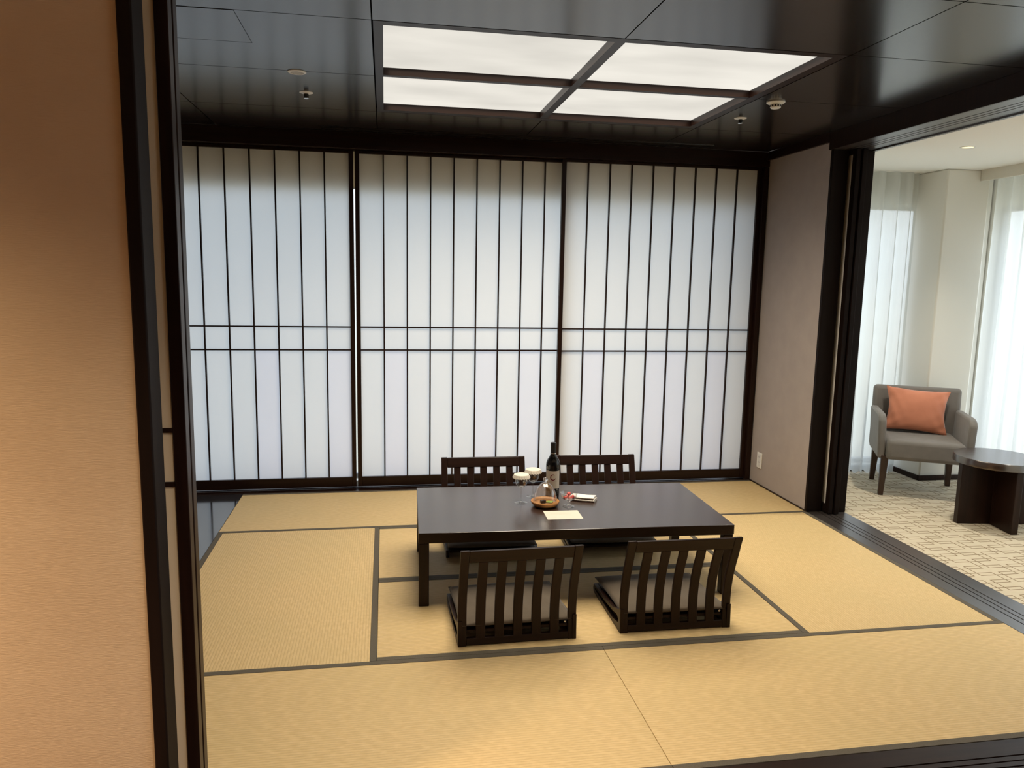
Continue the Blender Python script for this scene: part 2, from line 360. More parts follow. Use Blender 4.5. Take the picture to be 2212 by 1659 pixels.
# lounge shell
struct('wall_column', MB().box(5.19, 5.56, 3.143, 3.498, 0, HL), lounge_wall, bevel=.012, seg=3)
bb = MB().box(5.178, 5.188, 3.133, 3.498, 0, .04).box(5.178, 5.56, 3.131, 3.141, 0, .04)
struct('baseboard_lounge', bb, wood)
struct('ceiling', MB().box(4.086, 5.9, -1.2, 3.5, HL, HC), lounge_ceil)
struct('trim_15', MB().box(5.47, 5.49, -1.0, 3.141, 2.337, HL), pelm)
struct('wall_lounge_front', MB().box(4.09, 5.9, -1.28, -1.2, 0, HC), lounge_wall)

# tatami-room ceiling boards with open joints
xs = [-.8, -.092, .948, 1.943, 2.932, 3.80]; ys = [0, .335, .972, 1.79, 2.61, YB]
cb = MB(); g = .0028
for i in range(5):
    for j in range(5):
        if i in (2, 3) and j in (2, 3): continue
        if j >= 0 and not (i in (0,) and False):
            cb.box(xs[i]+g, xs[i+1]-g, ys[j]+g, ys[j+1]-g, HC, HC+.02)
struct('ceiling', cb, ceil_m)
bk = MB()
for (a, b, c, d) in ((-.8, .945, 0, YB), (2.935, 4.06, 0, YB), (.945, 2.935, 0, .97), (.945, 2.935, 2.612, YB)): bk.box(a, b, c, d, HC+.022, HC+.06)
struct('ceiling', bk, gap_m)
struct('ceiling', MB().box(-.8, 4.08, -.265, 3.5, HC+.12, HC+.2), gap_m)

# outer walls round the windows
def opening_wall_y(name, x0, x1, y0, y1, ox0, ox1, oz0, oz1, m_):
    mb = MB()
    if ox0 > x0: mb.box(x0, ox0, y0, y1, -.1, HC+.2)
    if x1 > ox1: mb.box(ox1, x1, y0, y1, -.1, HC+.2)
    mb.box(ox0, ox1, y0, y1, -.1, oz0); mb.box(ox0, ox1, y0, y1, oz1, HC+.2)
    struct(name, mb, m_)
opening_wall_y('wall_back', -.88, 4.0, 3.502, 3.66, -.76, 3.80, .02, 2.46, lounge_wall)
opening_wall_y('wall_back', 4.002, 5.9, 3.502, 3.66, 4.10, 5.85, .045, 2.18, lounge_wall)
mb = MB().box(5.92, 6.05, -1.2, 3.66, -.1, .045).box(5.92, 6.05, -1.2, 3.66, 2.18, HC+.2).box(5.92, 6.05, 3.45, 3.66, .045, 2.18).box(5.92, 6.05, -1.2, -1.0, .045, 2.18)
struct('wall_lounge_right', mb, lounge_wall)
def tan_sheet_build(n):
    return mixsh(n, .45, bs(n, 'ShaderNodeBsdfTranslucent', (0.52, 0.44, 0.32)), bs(n, 'ShaderNodeBsdfDiffuse', (0.62, 0.55, 0.43)))
tan_sheet_m = shader_mat('tan_sheet_added', tan_sheet_build)
t = thing('added_tan_blind', 'added beige sheet behind the top of the shoji screens, filtering daylight to a tan band', 'blind', (0, 3.462, 0))  # unseen sheet added to tint the daylight tan at the paper's top
MB().box(-.75, 3.79, -.001, .0, 2.150, 2.44).build('tan_sheet', tan_sheet_m, t)
MB().box(-.75, 3.79, -.006, .005, 2.138, 2.150).build('bottom_bar', white_p, t, bevel=.002)
MB().box(-.75, 3.79, -.02, .03, 2.44, 2.50).build('cassette', white_p, t, bevel=.002)
struct('baseboard_window', MB().box(4.09, 5.176, 3.47, 3.50, 0, .045), wood)
def window_y(n, x0, x1, y, z0, z1, mull=()):
    f = MB(); w = .035
    f.box(x0, x0+w, y-.03, y+.03, z0, z1).box(x1-w, x1, y-.03, y+.03, z0, z1).box(x0+w, x1-w, y-.03, y+.03, z0, z0+w).box(x0+w, x1-w, y-.03, y+.03, z1-w, z1)
    for q in mull: f.box(q-.02, q+.02, y-.025, y+.025, z0+w, z1-w)
    o = struct('window_%d' % n, f, alu)
    p = MB().box(x0+w, x1-w, y-.003, y+.003, z0+w, z1-w).build('pane', pane_m, parent=o)
    p['kind'] = 'structure'
window_y(1, -.76, 3.80, 3.60, .02, 2.46)
window_y(2, 4.10, 5.85, 3.60, .045, 2.18)
f = MB(); w = .035
f.box(5.95, 6.01, -1.0, -1.0+w, .045, 2.18).box(5.95, 6.01, 3.45-w, 3.45, .045, 2.18).box(5.95, 6.01, -1.0+w, 3.45-w, .045, .08).box(5.95, 6.01, -1.0+w, 3.45-w, 2.145, 2.18)
f.box(5.955, 6.005, .95, 1.0, .08, 2.145)
o = struct('window_3', f, alu); p = MB().box(5.977, 5.983, -1.0+w, 3.45-w, .08, 2.145).build('pane', pane_m, parent=o); p['kind'] = 'structure'
f = MB().box(4.12, 5.80, 3.53, 3.565, 2.19, 2.29)   # roller blind cassettes above the lounge windows
tag(f.build('blind_cassette', alu), 'grey blind box above the lounge window, seen through the left sheer curtain', 'blind')

# ------------------------------------------------------------------ parked sliding doors in the jambs (edges only show)
def parked_door(name, along_x, e0, stile, length, c0, c1, z0, z1, kz=(), wm=None, fp=.5):
    """edge at e0, running away by length (signed), thickness c0..c1"""
    s_ = 1 if length > 0 else -1; e1 = e0+length
    def bx(mb, a, b, c, d, z, zz):
        a, b = min(a, b), max(a, b)
        return mb.box(a, b, c, d, z, zz) if along_x else mb.box(c, d, a, b, z, zz)
    st = MB(); bx(st, e0, e0+s_*stile, c0, c1, z0, z1); bx(st, e1-s_*stile, e1, c0, c1, z0, z1)
    bx(st, e0+s_*stile, e1-s_*stile, c0, c1, z0, z0+.055); bx(st, e0+s_*stile, e1-s_*stile, c0, c1, z1-.03, z1)
    o = struct(name, st, wm or wood, bevel=.002)
    pm = MB(); cm = c0+(c1-c0)*fp; bx(pm, e0+s_*stile, e1-s_*stile, cm-.001, cm+.001, z0+.055, z1-.03)
    p_ = pm.build('paper', mat('door_paper', (0.78, 0.63, 0.42) if along_x else (0.74, 0.71, 0.67), .8), parent=o); p_['kind'] = 'structure'
    if kz:
        k = MB()
        for z in kz: bx(k, e0+s_*stile, e1-s_*stile, c0+.0004, cm-.001, z-.006, z+.006)
        q = k.build('lattice', wood, parent=o); q['kind'] = 'structure'
parked_door('door_1', False, 2.400, .044, .88, 3.935, 3.966, .004, 2.392, wm=matte_wood)
parked_door('door_2', False, 2.390, .044, .88, 3.974, 4.005, .004, 2.392, wm=matte_wood)
parked_door('door_3', True, .493, .032, -1.1, -.105, -.070, .004, 2.392, (1.151, 1.011), fp=.18)
parked_door('door_4', True, .493, .032, -1.1, -.058, -.023, .004, 2.392)

# ------------------------------------------------------------------ tatami mats
def tatami(x0, x1, y0, y1, along_x, label):
    t = thing('tatami_mat', label, 'tatami mat', (x0, y0, 0), 0, 'tatami mats covering the floor')
    w, d = x1-x0-.0012, y1-y0-.0012; hw = .028
    if along_x:
        MB().box(.0006, w, hw, d-hw, -.05, 0).build('rush_surface', tat_x, t, bevel=.001)
        for a in (0, d-hw): MB().box(.0006, w, a+.0006, a+hw, -.05, .0012).build('border_cloth', heri, t)
    else:
        MB().box(hw, w-hw, .0006, d, -.05, 0).build('rush_surface', tat_y, t, bevel=.001)
        for a in (0, w-hw): MB().box(a+.0006, a+hw, .0006, d, -.05, .0012).build('border_cloth', heri, t)
tatami(0, X2, 0, D, True, 'front left tatami mat nearest the camera, beside the hall doorway')
tatami(X2, X4, 0, D, True, 'front right tatami mat nearest the camera, beside the sill to the hall')
tatami(0, X1, D, 3*D, False, 'left tatami mat with ribs running away from the camera')
tatami(X1, X3, D, 2*D, True, 'middle tatami mat under the two front floor chairs')
tatami(X1, X3, 2*D, 3*D, True, 'middle tatami mat under the far half of the low table')
tatami(X3, X4, D, 3*D, False, 'right tatami mat running along the grooved sill to the lounge')
tatami(0, X2, 3*D, 4*D, True, 'back left tatami mat below the left shoji screens')
tatami(X2, X4, 3*D, 4*D, True, 'back right tatami mat below the right shoji screen')

# ------------------------------------------------------------------ shoji screens
def shoji(x0, y, bars, cool, label, wide=1.539):
    t = thing('shoji_screen', label, 'shoji screen', (x0, y, 0), 0, 'shoji screens across the window wall')
    w = wide; zb, zt = .080, 2.372; st = .030
    for a in (0, w-st): MB().box(a, a+st, -.016, .016, .010, 2.392).build('stile', wood, t, bevel=.0015)
    MB().box(st, w-st, -.015, .015, .010, zb).build('bottom_rail', wood_x, t, bevel=.0015)
    MB().box(st, w-st, -.015, .015, zt, 2.391).build('top_rail', wood_x, t, bevel=.0015)
    for k in range(1, 9):
        x = st+k*(w-2*st)/9
        MB().box(x-.0048, x+.0048, -.013, .0035, zb, zt).build('muntin', wood, t)
    for z in (1.176, 1.012): MB().box(st, w-st, -.0125, .003, z-.0048, z+.0048).build('cross_muntin', wood_x, t)
    pm = MB(); zz = [zb, 1.012, 1.176, zt]
    for k in range(9):
        a = st+k*(w-2*st)/9; b = st+(k+1)*(w-2*st)/9
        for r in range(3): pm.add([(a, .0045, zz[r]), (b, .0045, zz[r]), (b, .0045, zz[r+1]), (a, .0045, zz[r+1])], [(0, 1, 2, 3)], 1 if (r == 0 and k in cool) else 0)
    pm.build('paper', [paper_m, paper_blue], t)
shoji(-.759, 3.392, 9, (5, 8), 'left shoji screen, partly hidden by the dark door jamb')
shoji(.791, 3.392, 9, (1, 5, 7), 'middle shoji screen, behind the left floor chairs')
shoji(2.250, 3.345, 9, (1, 4, 5, 7), 'right shoji screen beside the grey wall', 1.532)

# ------------------------------------------------------------------ ceiling fittings
t = thing('ceiling_light', 'large square luminous ceiling panel divided by a dark cross', 'ceiling light', (1.939, 1.785, HC))
lx, ly, ux, uy = -.991+.004, -.815+.004, .991-.004, .823-.004
ix0, ix1, iy0, iy1 = -.949, .939, -.765, .762
fr = MB()
fr.box(lx, ix0, ly, uy, -.001, .05).box(ix1, ux, ly, uy, -.001, .05).box(ix0, ix1, ly, iy0, -.001, .05).box(ix0, ix1, iy1, uy, -.001, .05)
fr.build('frame', wood_x, t)
MB().box(-.021, .021, iy0, iy1, .0, .048).build('cross_bar', wood, t)
for (a, b) in ((ix0, -.021), (.021, ix1)): MB().box(a, b, -.018, .018, .001, .048).build('cross_bar', wood_x, t)
for (a, b) in ((ix0, -.021), (.021, ix1)):
    for (c, d) in ((iy0, -.018), (.018, iy1)):
        MB().box(a, b, c, d, .036, .040).build('diffuser', diff_m, t)
MB().box(lx, ux, ly, uy, .052, .06).build('housing', gap_m, t)
for cx_ in (-.485, .48):          # the lamps of the fixture: a prismatic diffuser throws most of its light down
    for cy_ in (-.39, .39):
        ld = bpy.data.lights.new('panel_lamp', 'AREA'); ld.shape = 'RECTANGLE'; ld.size = .88; ld.size_y = .72
        ld.energy = PANEL_W/4; ld.color = (1.0, .87, .68); ld.spread = math.radians(138)
        lo = bpy.data.objects.new('lamp', ld); C.objects.link(lo); lo.parent = t; lo.location = (cx_, cy_, .034)

t = thing('slot_vent', 'long dark double slot air vent in the ceiling before the shoji', 'vent', (0, 0, HC))
v = MB().box(.58, 3.29, 3.135, 3.155, -.004, .0).box(.58, 3.29, 3.178, 3.195, -.004, 0).box(.58, 3.29, 3.218, 3.24, -.004, 0)
v.box(.565, .58, 3.135, 3.24, -.004, 0).box(3.29, 3.305, 3.135, 3.24, -.004, 0)
v.build('frame', ceil_m, t)
for a_ in (3.155, 3.195): MB().box(.58, 3.29, a_, a_+.023, -.0006, -.0001).build('slot', gap_m, t)
t = thing('access_hatch', 'faint square access hatch in the dark ceiling, upper left', 'hatch', (0, 0, HC))
MB().box(-.05, .448, .978, 1.370, -.0009, -.0002).build('panel', ceil_m, t)
MB().box(-.052, .4495, .974, 1.376, -.0005, -.0001).build('seam', gap_m, t)

t = thing('ceiling_speaker', 'round pale grille set in the dark ceiling, left of the light', 'speaker', (.583, 1.805, HC))
MB().lathe([(.044, 0), (.044, -.003), (.038, -.006), (.032, -.006), (.031, -.002), (.031, 0)], 36, cap=False).build('ring', white_p, t, smooth=True)
gr = MB().lathe([(.031, -.001), (.031, -.003), (.0005, -.003)], 30, cap=False)
gr.build('backing', dark_hole, t)
gl = MB()
for k in range(-3, 4):
    h = math.sqrt(.030**2-(k*.008)**2); gl.box(-h, h, k*.008-.0022, k*.008+.0020, -.0036, -.003)
gl.build('grille', white_p, t)
def sprinkler(x, y, label):
    t = thing('sprinkler', label, 'sprinkler', (x, y, HC), 0, 'sprinkler heads in the ceiling')
    MB().lathe([(.036, 0), (.036, -.002), (.026, -.006), (.015, -.008)], 32).build('cover_ring', white_p, t, smooth=True)
    MB().lathe([(.012, -.008), (.012, -.022), (.008, -.024)], 20).build('body', dark_hole, t, smooth=True)
    a = MB()
    for s_ in (-1, 1): a.box(s_*.011-.0015, s_*.011+.0015, -.002, .002, -.030, -.008)
    a.lathe([(.014, -.030), (.014, -.032), (.004, -.034)], 20)
    a.build('deflector', chrome, t)
    return t
sprinkler(.585, 2.222, 'small sprinkler head just behind the round ceiling grille')
sprinkler(3.062, 2.243, 'small sprinkler head behind the smoke detector on the right')
t = thing('smoke_detector', 'white smoke detector on the dark ceiling right of the light', 'smoke detector', (3.055, 1.82, HC))
MB().lathe([(.048, 0), (.048, -.005), (.040, -.010), (.030, -.014), (.027, -.030), (.022, -.034), (.004, -.035)], 36).build('body', white_p, t, smooth=True)
hs = MB()
for k in range(12):
    a = 2*PI*k/12; c_, s_ = math.cos(a), math.sin(a)
    hs.prism([(-.004, -.026), (.004, -.026), (.004, -.018), (-.004, -.018)], .027, .0300, lambda p, r: (r*c_-p[0]*s_, r*s_+p[0]*c_, p[1]))
hs.build('sensor_opening', dark_hole, t)
def downlight(x, y, z, label, hall=False):
    t = thing('downlight', label, 'downlight', (x, y, z))
    MB().lathe([(.045, 0), (.045, -.002), (.036, -.003), (.034, 0)], 36, cap=False).build('ring', white_p, t, smooth=True)
    MB().lathe([(.034, -.0015), (.0005, -.0015)], 32, cap=False).build('lens', lamp_m, t)
    return t
def lounge_spot(x, y, label):
    t = downlight(x, y, HL, label)
    l = bpy.data.lights.new('lounge_lamp', 'SPOT'); l.energy = 90; l.color = (1, .93, .80); l.spot_size = 2.0; l.spot_blend = 1; l.shadow_soft_size = .045
    o = bpy.data.objects.new('lamp', l); C.objects.link(o); o.parent = t; o.location = (0, 0, -.02)
lounge_spot(4.645, 2.315, 'small round lit downlight in the lounge ceiling')
lounge_spot(4.8, .6, 'added lounge downlight out of view on the right, brightening the lounge')  # unseen lamp added to lift the carpet and lounge walls
# hall downlights out of view; the one by the doorway is added fill
def hall_spot(x, y, e, col=(1, .72, .44), size=1.9, blend=.9, rad=.05):
    t = downlight(x, y, HC, 'recessed hall downlight near %s' % ('the beige wall' if x < .5 else 'the wide doorway, added to brighten the front mats'), True)
    l = bpy.data.lights.new('hall_lamp', 'SPOT'); l.energy = e; l.color = col; l.spot_size = size; l.spot_blend = blend; l.shadow_soft_size = rad
    o = bpy.data.objects.new('lamp', l); C.objects.link(o); o.parent = t; o.location = (0, 0, -.02)
    return t
hall_spot(-.95, -1.15, 720, size=2.3, blend=1, rad=.12)
hall_spot(1.25, -1.15, 215, (1, .88, .72), 1.9, 1, .12)  # unseen lamp added to brighten the front mats and the door strip

# wall outlet
t = thing('wall_outlet', 'pale wall outlet plate low on the grey wall', 'outlet', (X4, 3.15, .193), 0)
MB().box(-.007, -.0005, -.036, .036, -.060, .060).build('plate', white_p, t, bevel=.002)
MB().box(-.009, -.007, -.018, .018, -.046, .046).build('socket_insert', mat('outlet_insert', (0.70, 0.69, 0.66), .4), t, bevel=.001)
for z in (.026, -.014):
    sl = MB()
    for y in (-.006, .006): sl.box(-.0095, -.009, y-.001, y+.001, z-.004, z+.004)
    sl.build('socket_slots', dark_hole, t)

# ------------------------------------------------------------------ low table
t = thing('low_table', 'long low dark lacquered table on square legs', 'table', (1.9235, 1.663, .0013), math.radians(-1.75))
TW, TD, TH = 1.546, .770, .360
tt = MB().box(-TW/2, TW/2, -TD/2, TD/2, TH-.050, TH); tt.mi = [1, 0, 1, 1, 1, 1]
tt.build('table_top', [table_m, wood_x], t, bevel=.003)
for sx_ in (-1, 1):
    for sy_ in (-1, 1):
        x0, x1 = sorted((sx_*(TW/2-.002), sx_*(TW/2-.050))); y0, y1 = sorted((sy_*(TD/2-.006), sy_*(TD/2-.050)))
        MB().box(x0, x1, y0, y1, 0, TH-.052).build('leg', wood, t, bevel=.003)
ap = MB().box(-TW/2+.06, TW/2-.06, -TD/2+.10, -TD/2+.12, TH-.062, TH-.051).box(-TW/2+.06, TW/2-.06, TD/2-.12, TD/2-.10, TH-.062, TH-.051)
ap.build('under_rail', wood_x, t)

# ------------------------------------------------------------------ legless floor chairs
CW, CD_, CH = .516, .455, .448
def yo(z):      # how far the back sits behind the base line at height z
    k = z/CH
    return -(.075*k**2.3) + .016*math.sin(PI*min(1, k*1.25))
def curved(mb, x0, x1, z0, z1, th=.017, n=10, mi=0):
    vs = []; fs = []
    for i in range(n+1):
        z = z0+(z1-z0)*i/n; y = yo(z)
        vs += [(x0, y, z), (x1, y, z), (x1, y+th, z), (x0, y+th, z)]
    for i in range(n):
        a = 4*i
        for k in range(4): fs.append((a+k, a+(k+1) % 4, a+4+(k+1) % 4, a+4+k))
    fs += [(3, 2, 1, 0), (4*n, 4*n+1, 4*n+2, 4*n+3)]
    return mb.add(vs, fs, mi)
def floor_chair():
    t = thing('floor_chair', '', 'floor chair', (0, 0, 0), 0, 'legless floor chairs round the low table')
    for s_ in (-1, 1):
        xa, xb = sorted((s_*CW/2, s_*(CW/2-.018)))
        # side panel: a wedge with a long rounded slot, ring of matched outer / inner points
        outer = [(.0, .0), (.12, .0), (.25, .0), (.38, .0), (.445, .004), (CD_, .022), (.445, .046), (.38, .050), (.25, .058), (.12, .072), (.05, .095), (.004, .11)]
        inner = [(.035, .036), (.12, .020), (.25, .021), (.38, .022), (.415, .023), (.425, .027), (.415, .031), (.38, .033), (.25, .041), (.12, .054), (.055, .064), (.032, .055)]
        mb = MB(); n = len(outer)
        vs = [(xa, *p) for p in outer]+[(xa, *p) for p in inner]+[(xb, *p) for p in outer]+[(xb, *p) for p in inner]
        fs = []
        for i in range(n):
            j = (i+1) % n
            fs += [(i, j, n+j, n+i), (2*n+j, 2*n+i, 3*n+i, 3*n+j), (j, i, 2*n+i, 2*n+j), (n+i, n+j, 3*n+j, 3*n+i)]
        mb.add(vs, fs); mb.build('side_panel', wood, t, bevel=.0012)
        xa, xb = sorted((s_*CW/2, s_*(CW/2-.037)))
        curved(MB(), xa, xb, .0, CH).build('upright', wood, t, bevel=.003)
    x = -CW/2+.037+.0395
    for k in range(5):
        curved(MB(), x, x+.041, .030, .392, .014).build('slat', wood, t, bevel=.003); x += .0805
    curved(MB(), -CW/2+.037, CW/2-.037, .390, CH-.002).build('top_rail', wood_x, t, bevel=.003)
    curved(MB(), -CW/2+.037, CW/2-.037, .004, .034).build('bottom_rail', wood_x, t, bevel=.002)
    MB().add([(-.238, .02, .052), (.238, .02, .052), (.238, .45, .034), (-.238, .45, .034), (-.238, .02, .064), (.238, .02, .064), (.238, .45, .046), (-.238, .45, .046)],
             [(0, 3, 2, 1), (4, 5, 6, 7), (0, 1, 5, 4), (1, 2, 6, 5), (2, 3, 7, 6), (3, 0, 4, 7)]).build('seat_board', wood, t)
    b = MB()
    b.lathe([(.006, 0), (.006, .004), (.003, .006)], 14)
    o = b.build('bolt', chrome, t, smooth=True, loc=(.212, .022, .074), rot=(PI/2, 0, 0))
    return t
chair = floor_chair()
def cushion():
    def sh(sign):
        def fn(u, v):
            a, b = 2*u-1, 2*v-1
            k = (1-abs(a)**2.6)*(1-abs(b)**2.6); k = max(0, k)**.42
            pinch = 1-.025*(1-a*a*b*b)*0
            px = a*.25*(1-.035*(1-abs(b)**2)*abs(a)**4*0 - .022*math.cos(b*PI/2)*abs(a)**3)
            py = b*.232*(1-.022*math.cos(a*PI/2)*abs(b)**3)
            return (px, py, sign*.023*k + (.002*math.sin(9*a+3)*math.cos(7*b) if sign > 0 else 0)*k)
        return fn
    mb = MB(); mb.grid(28, 28, sh(1)); mb.grid(28, 28, sh(-1))
    o = mb.build('seat_cushion', cush_m, smooth=True, angle=80)
    bm = bmesh.new(); bm.from_mesh(o.data); bmesh.ops.remove_doubles(bm, verts=bm.verts, dist=.0008); bmesh.ops.recalc_face_normals(bm, faces=bm.faces); bm.to_mesh(o.data); bm.free()
    return tag(o, '', 'cushion', 'brown cushions on the floor chairs')
cush = cushion()
spots = [((1.545, .899), 1.4, 'front left dark slatted floor chair, its back towards the camera', 'brown suede cushion on the front left floor chair'),
         ((2.264, .922), -.6, 'front right dark slatted floor chair, its back towards the camera', 'brown suede cushion on the front right floor chair'),
         ((1.583, 2.347), 180-1.0, 'back left floor chair behind the table, facing the camera', 'dark cushion on the back left floor chair'),
         ((2.288, 2.340), 180-2.0, 'back right floor chair behind the wine bottle, facing the camera', 'dark cushion on the back right floor chair')]
for i, ((x, y), a, l1, l2) in enumerate(spots):
    rz = math.radians(a); tilt = math.radians(-2.4)
    R_ = Matrix.Rotation(rz, 3, 'Z'); off = R_ @ Vector((0, .238, .0))
    if i == 0:
        chair.location = (x, y, 0); chair.rotation_euler = (0, 0, rz); chair['label'] = l1; c_ = cush
    else:
        dup(chair, (x, y, 0), rz, l1); c_ = cush.copy(); C.objects.link(c_)
    c_.location = (x+off.x, y+off.y, .0785); c_.rotation_euler = (tilt, 0, rz); c_['label'] = l2

# ------------------------------------------------------------------ things on the table
TZ = TH+.0004
def wine_glass():
    t = thing('wine_glass', '', 'glass', (0, 0, 0), 0, 'stemmed glasses under paper caps')
    MB().lathe([(.0005, .0), (.033, .0), (.034, .0015), (.030, .003), (.012, .007), (.0045, .014), (.0038, .045), (.0042, .072), (.0062, .0795), (.0005, .081)], 40, cap=False).build('stem', thin_glass, t, smooth=True, angle=80)
    prof = [(.0062, .0798), (.018, .087), (.028, .101), (.0335, .120), (.0335, .138), (.031, .155), (.0302, .155), (.0327, .138), (.0327, .120), (.0273, .102), (.017, .0880), (.0005, .0815)]
    old = [(.0005, .0), (.033, .0), (.034, .0015), (.030, .003), (.012, .007), (.0045, .014), (.0038, .045), (.0042, .072), (.007, .079), (.018, .087), (.028, .101), (.0335, .120), (.0335, .138), (.031, .155),
            (.0298, .155), (.0322, .138), (.0322, .120), (.0268, .102), (.0165, .0885), (.004, .083), (.0005, .0825)]
    MB().lathe(prof, 40, cap=False).build('cup', thin_glass, t, smooth=True, angle=80)
    return t
wg = wine_glass()
def paper_cap():
    n = 60
    def md(a, k): return 1+(.022*math.cos(20*a) if k >= 4 else 0) + (.010*math.cos(20*a) if k == 3 else 0)
    o = MB().lathe([(.0005, .0185), (.0365, .0185), (.0398, .0172), (.0430, .010), (.0470, .0), (.0460, .0), (.0420, .0095), (.0388, .0160), (.0005, .0173)], n*2, cap=False, mod=lambda a, k: md(a, k) if k < 6 else 1+.02*math.cos(20*a)*(k == 5)).build('paper_cap', cover_m, smooth=True)
    # scalloped hem
    for v_ in o.data.vertices:
        if v_.co.z < .003: v_.co.z += .0022*math.cos(20*math.atan2(v_.co.y, v_.co.x))
    return tag(o, '', 'paper cap', 'scalloped paper caps on the glasses')
pc = paper_cap()
for i, (x, y, l1, l2) in enumerate(((1.700, 1.731, 'front stemmed glass left of the glass dome', 'scalloped cream paper cap on the front stemmed glass'),
                                    (1.783, 1.830, 'rear stemmed glass between the other glass and the bottle', 'scalloped cream paper cap on the rear stemmed glass'))):
    if i == 0: wg.location = (x, y, TZ); wg['label'] = l1; o = pc
    else: dup(wg, (x, y, TZ), 0, l1); o = pc.copy(); C.objects.link(o)
    o.location = (x, y, TZ+.1380); o['label'] = l2

BX, BY = 1.888, 1.812
t = thing('wine_bottle', 'dark wine bottle with a pale label and red crescent mark', 'bottle', (BX, BY, TZ), math.radians(-12))
MB().lathe([(.0005, .004), (.022, .002), (.034, .0), (.0368, .004), (.0372, .012), (.0372, .185), (.0362, .198), (.031, .212), (.022, .226), (.0165, .238), (.0148, .252), (.0145, .300), (.0005, .300)], 48, cap=False).build('glass_body', bottle_m, t, smooth=True, angle=50)
MB().lathe([(.0152, .246), (.0153, .286), (.0160, .290), (.0160, .302), (.0145, .306), (.0005, .3065)], 40, cap=False).build('capsule', caps_m, t, smooth=True)
MB().lathe([(.0155, .2455), (.0158, .2475), (.0155, .2495)], 40, cap=False).build('capsule_ring', chrome, t, smooth=True)
def wrap(mb, r, pts_uv):      # flat outline (u metres round, v metres up) wrapped on the bottle, facing -Y
    return mb
def on_bottle(u, v, r=.0376): a = -PI/2+u/r; return (r*math.cos(a), r*math.sin(a), v)
lb = MB().grid(24, 4, lambda u, v: on_bottle((u-.5)*.094, .058+v*.098, .0375)); lab = lb.build('label', label_m, t, smooth=True)
lg = MB(); N = 40; vs = []
for i in range(N+1):
    a = math.radians(48)+math.radians(292)*i/N; th = .0070*math.sin(PI*(i+.6)/(N+1.2))**.5*(.55+.6*i/N)
    for rr in (.0150+th/2, .0150-th/2): vs.append(on_bottle(.002+rr*math.cos(a)*.92, .121+rr*math.sin(a), .0378))
lg.add(vs, [(2*i, 2*i+1, 2*i+3, 2*i+2) for i in range(N)])
lg.build('crescent_mark', logo_m, t)
ft = MB()
random.seed(3)
for k in range(7):
    x0 = -.019+k*.0062
    ft.add([on_bottle(x0, .0955, .0377), on_bottle(x0+.0010, .0955, .0377), on_bottle(x0+.0026, .0992, .0377), on_bottle(x0+.0016, .0992, .0377)], [(0, 1, 2, 3)])
    ft.add([on_bottle(x0+.0036, .0955, .0377), on_bottle(x0+.0044, .0955, .0377), on_bottle(x0+.0030, .0992, .0377), on_bottle(x0+.0022, .0992, .0377)], [(0, 1, 2, 3)])
ft.build('faint_lettering', faint_m, t); ft = MB()
ft.add([on_bottle(-.012, .071, .0377), on_bottle(.014, .071, .0377), on_bottle(.014, .0718, .0377), on_bottle(-.012, .0718, .0377)], [(0, 1, 2, 3)])
ft.build('faint_line', faint_m, t)

DX, DY = 1.816, 1.662
t = thing('wooden_dish', 'round shallow light wood dish under the glass dome', 'dish', (DX, DY, TZ))
MB().lathe([(.0005, .0), (.044, .0), (.060, .006), (.071, .017), (.0755, .027), (.0745, .0295), (.070, .028), (.062, .0215), (.050, .019), (.0005, .0185)], 56, cap=False).build('dish_body', dish_m, t, smooth=True, angle=60)
t = thing('glass_dome', 'clear glass dome with a round knob on the wooden dish', 'dome', (DX, DY, TZ+.0225))
MB().lathe([(.0625, .0), (.0630, .001), (.0622, .018), (.0585, .040), (.050, .064), (.037, .086), (.022, .100), (.007, .1065), (.0005, .107),
            ], 48, cap=False).lathe([(.0605, .0), (.0605, .018), (.0568, .040), (.0484, .063), (.0356, .0842), (.0206, .098), (.0064, .1045), (.0005, .105)], 48, cap=False).lathe([(.0605, 0), (.0625, 0)], 48, cap=False).build('dome_shell', thin_glass, t, smooth=True, angle=80)
MB().lathe([(.0005, .1045), (.005, .106), (.0045, .110), (.009, .113), (.0125, .119), (.0125, .125), (.0085, .131), (.0005, .1335)], 32, cap=False).build('knob', glass, t, smooth=True, angle=80)
o = MB().box(-.014, .014, -.009, .009, 0, .016).build('chocolate_piece', choc_m, bevel=.002, loc=(DX-.014, DY-.014, TZ+.0205), rot=(0, 0, .25)); tag(o, 'small dark chocolate block under the glass dome', 'chocolate')
o = MB().add([(-.018, -.012, 0), (.016, -.014, 0), (.020, .010, 0), (-.014, .014, 0), (-.018, -.012, .004), (.016, -.014, .006), (.020, .010, .009), (-.014, .014, .005)],
             [(0, 3, 2, 1), (4, 5, 6, 7), (0, 1, 5, 4), (1, 2, 6, 5), (2, 3, 7, 6), (3, 0, 4, 7)]).build('green_tea_sweet', matcha_m, bevel=.0015, loc=(DX+.021, DY-.008, TZ+.0205), rot=(0, 0, -.5))
tag(o, 'flat green sweet beside the chocolate under the dome', 'sweet')

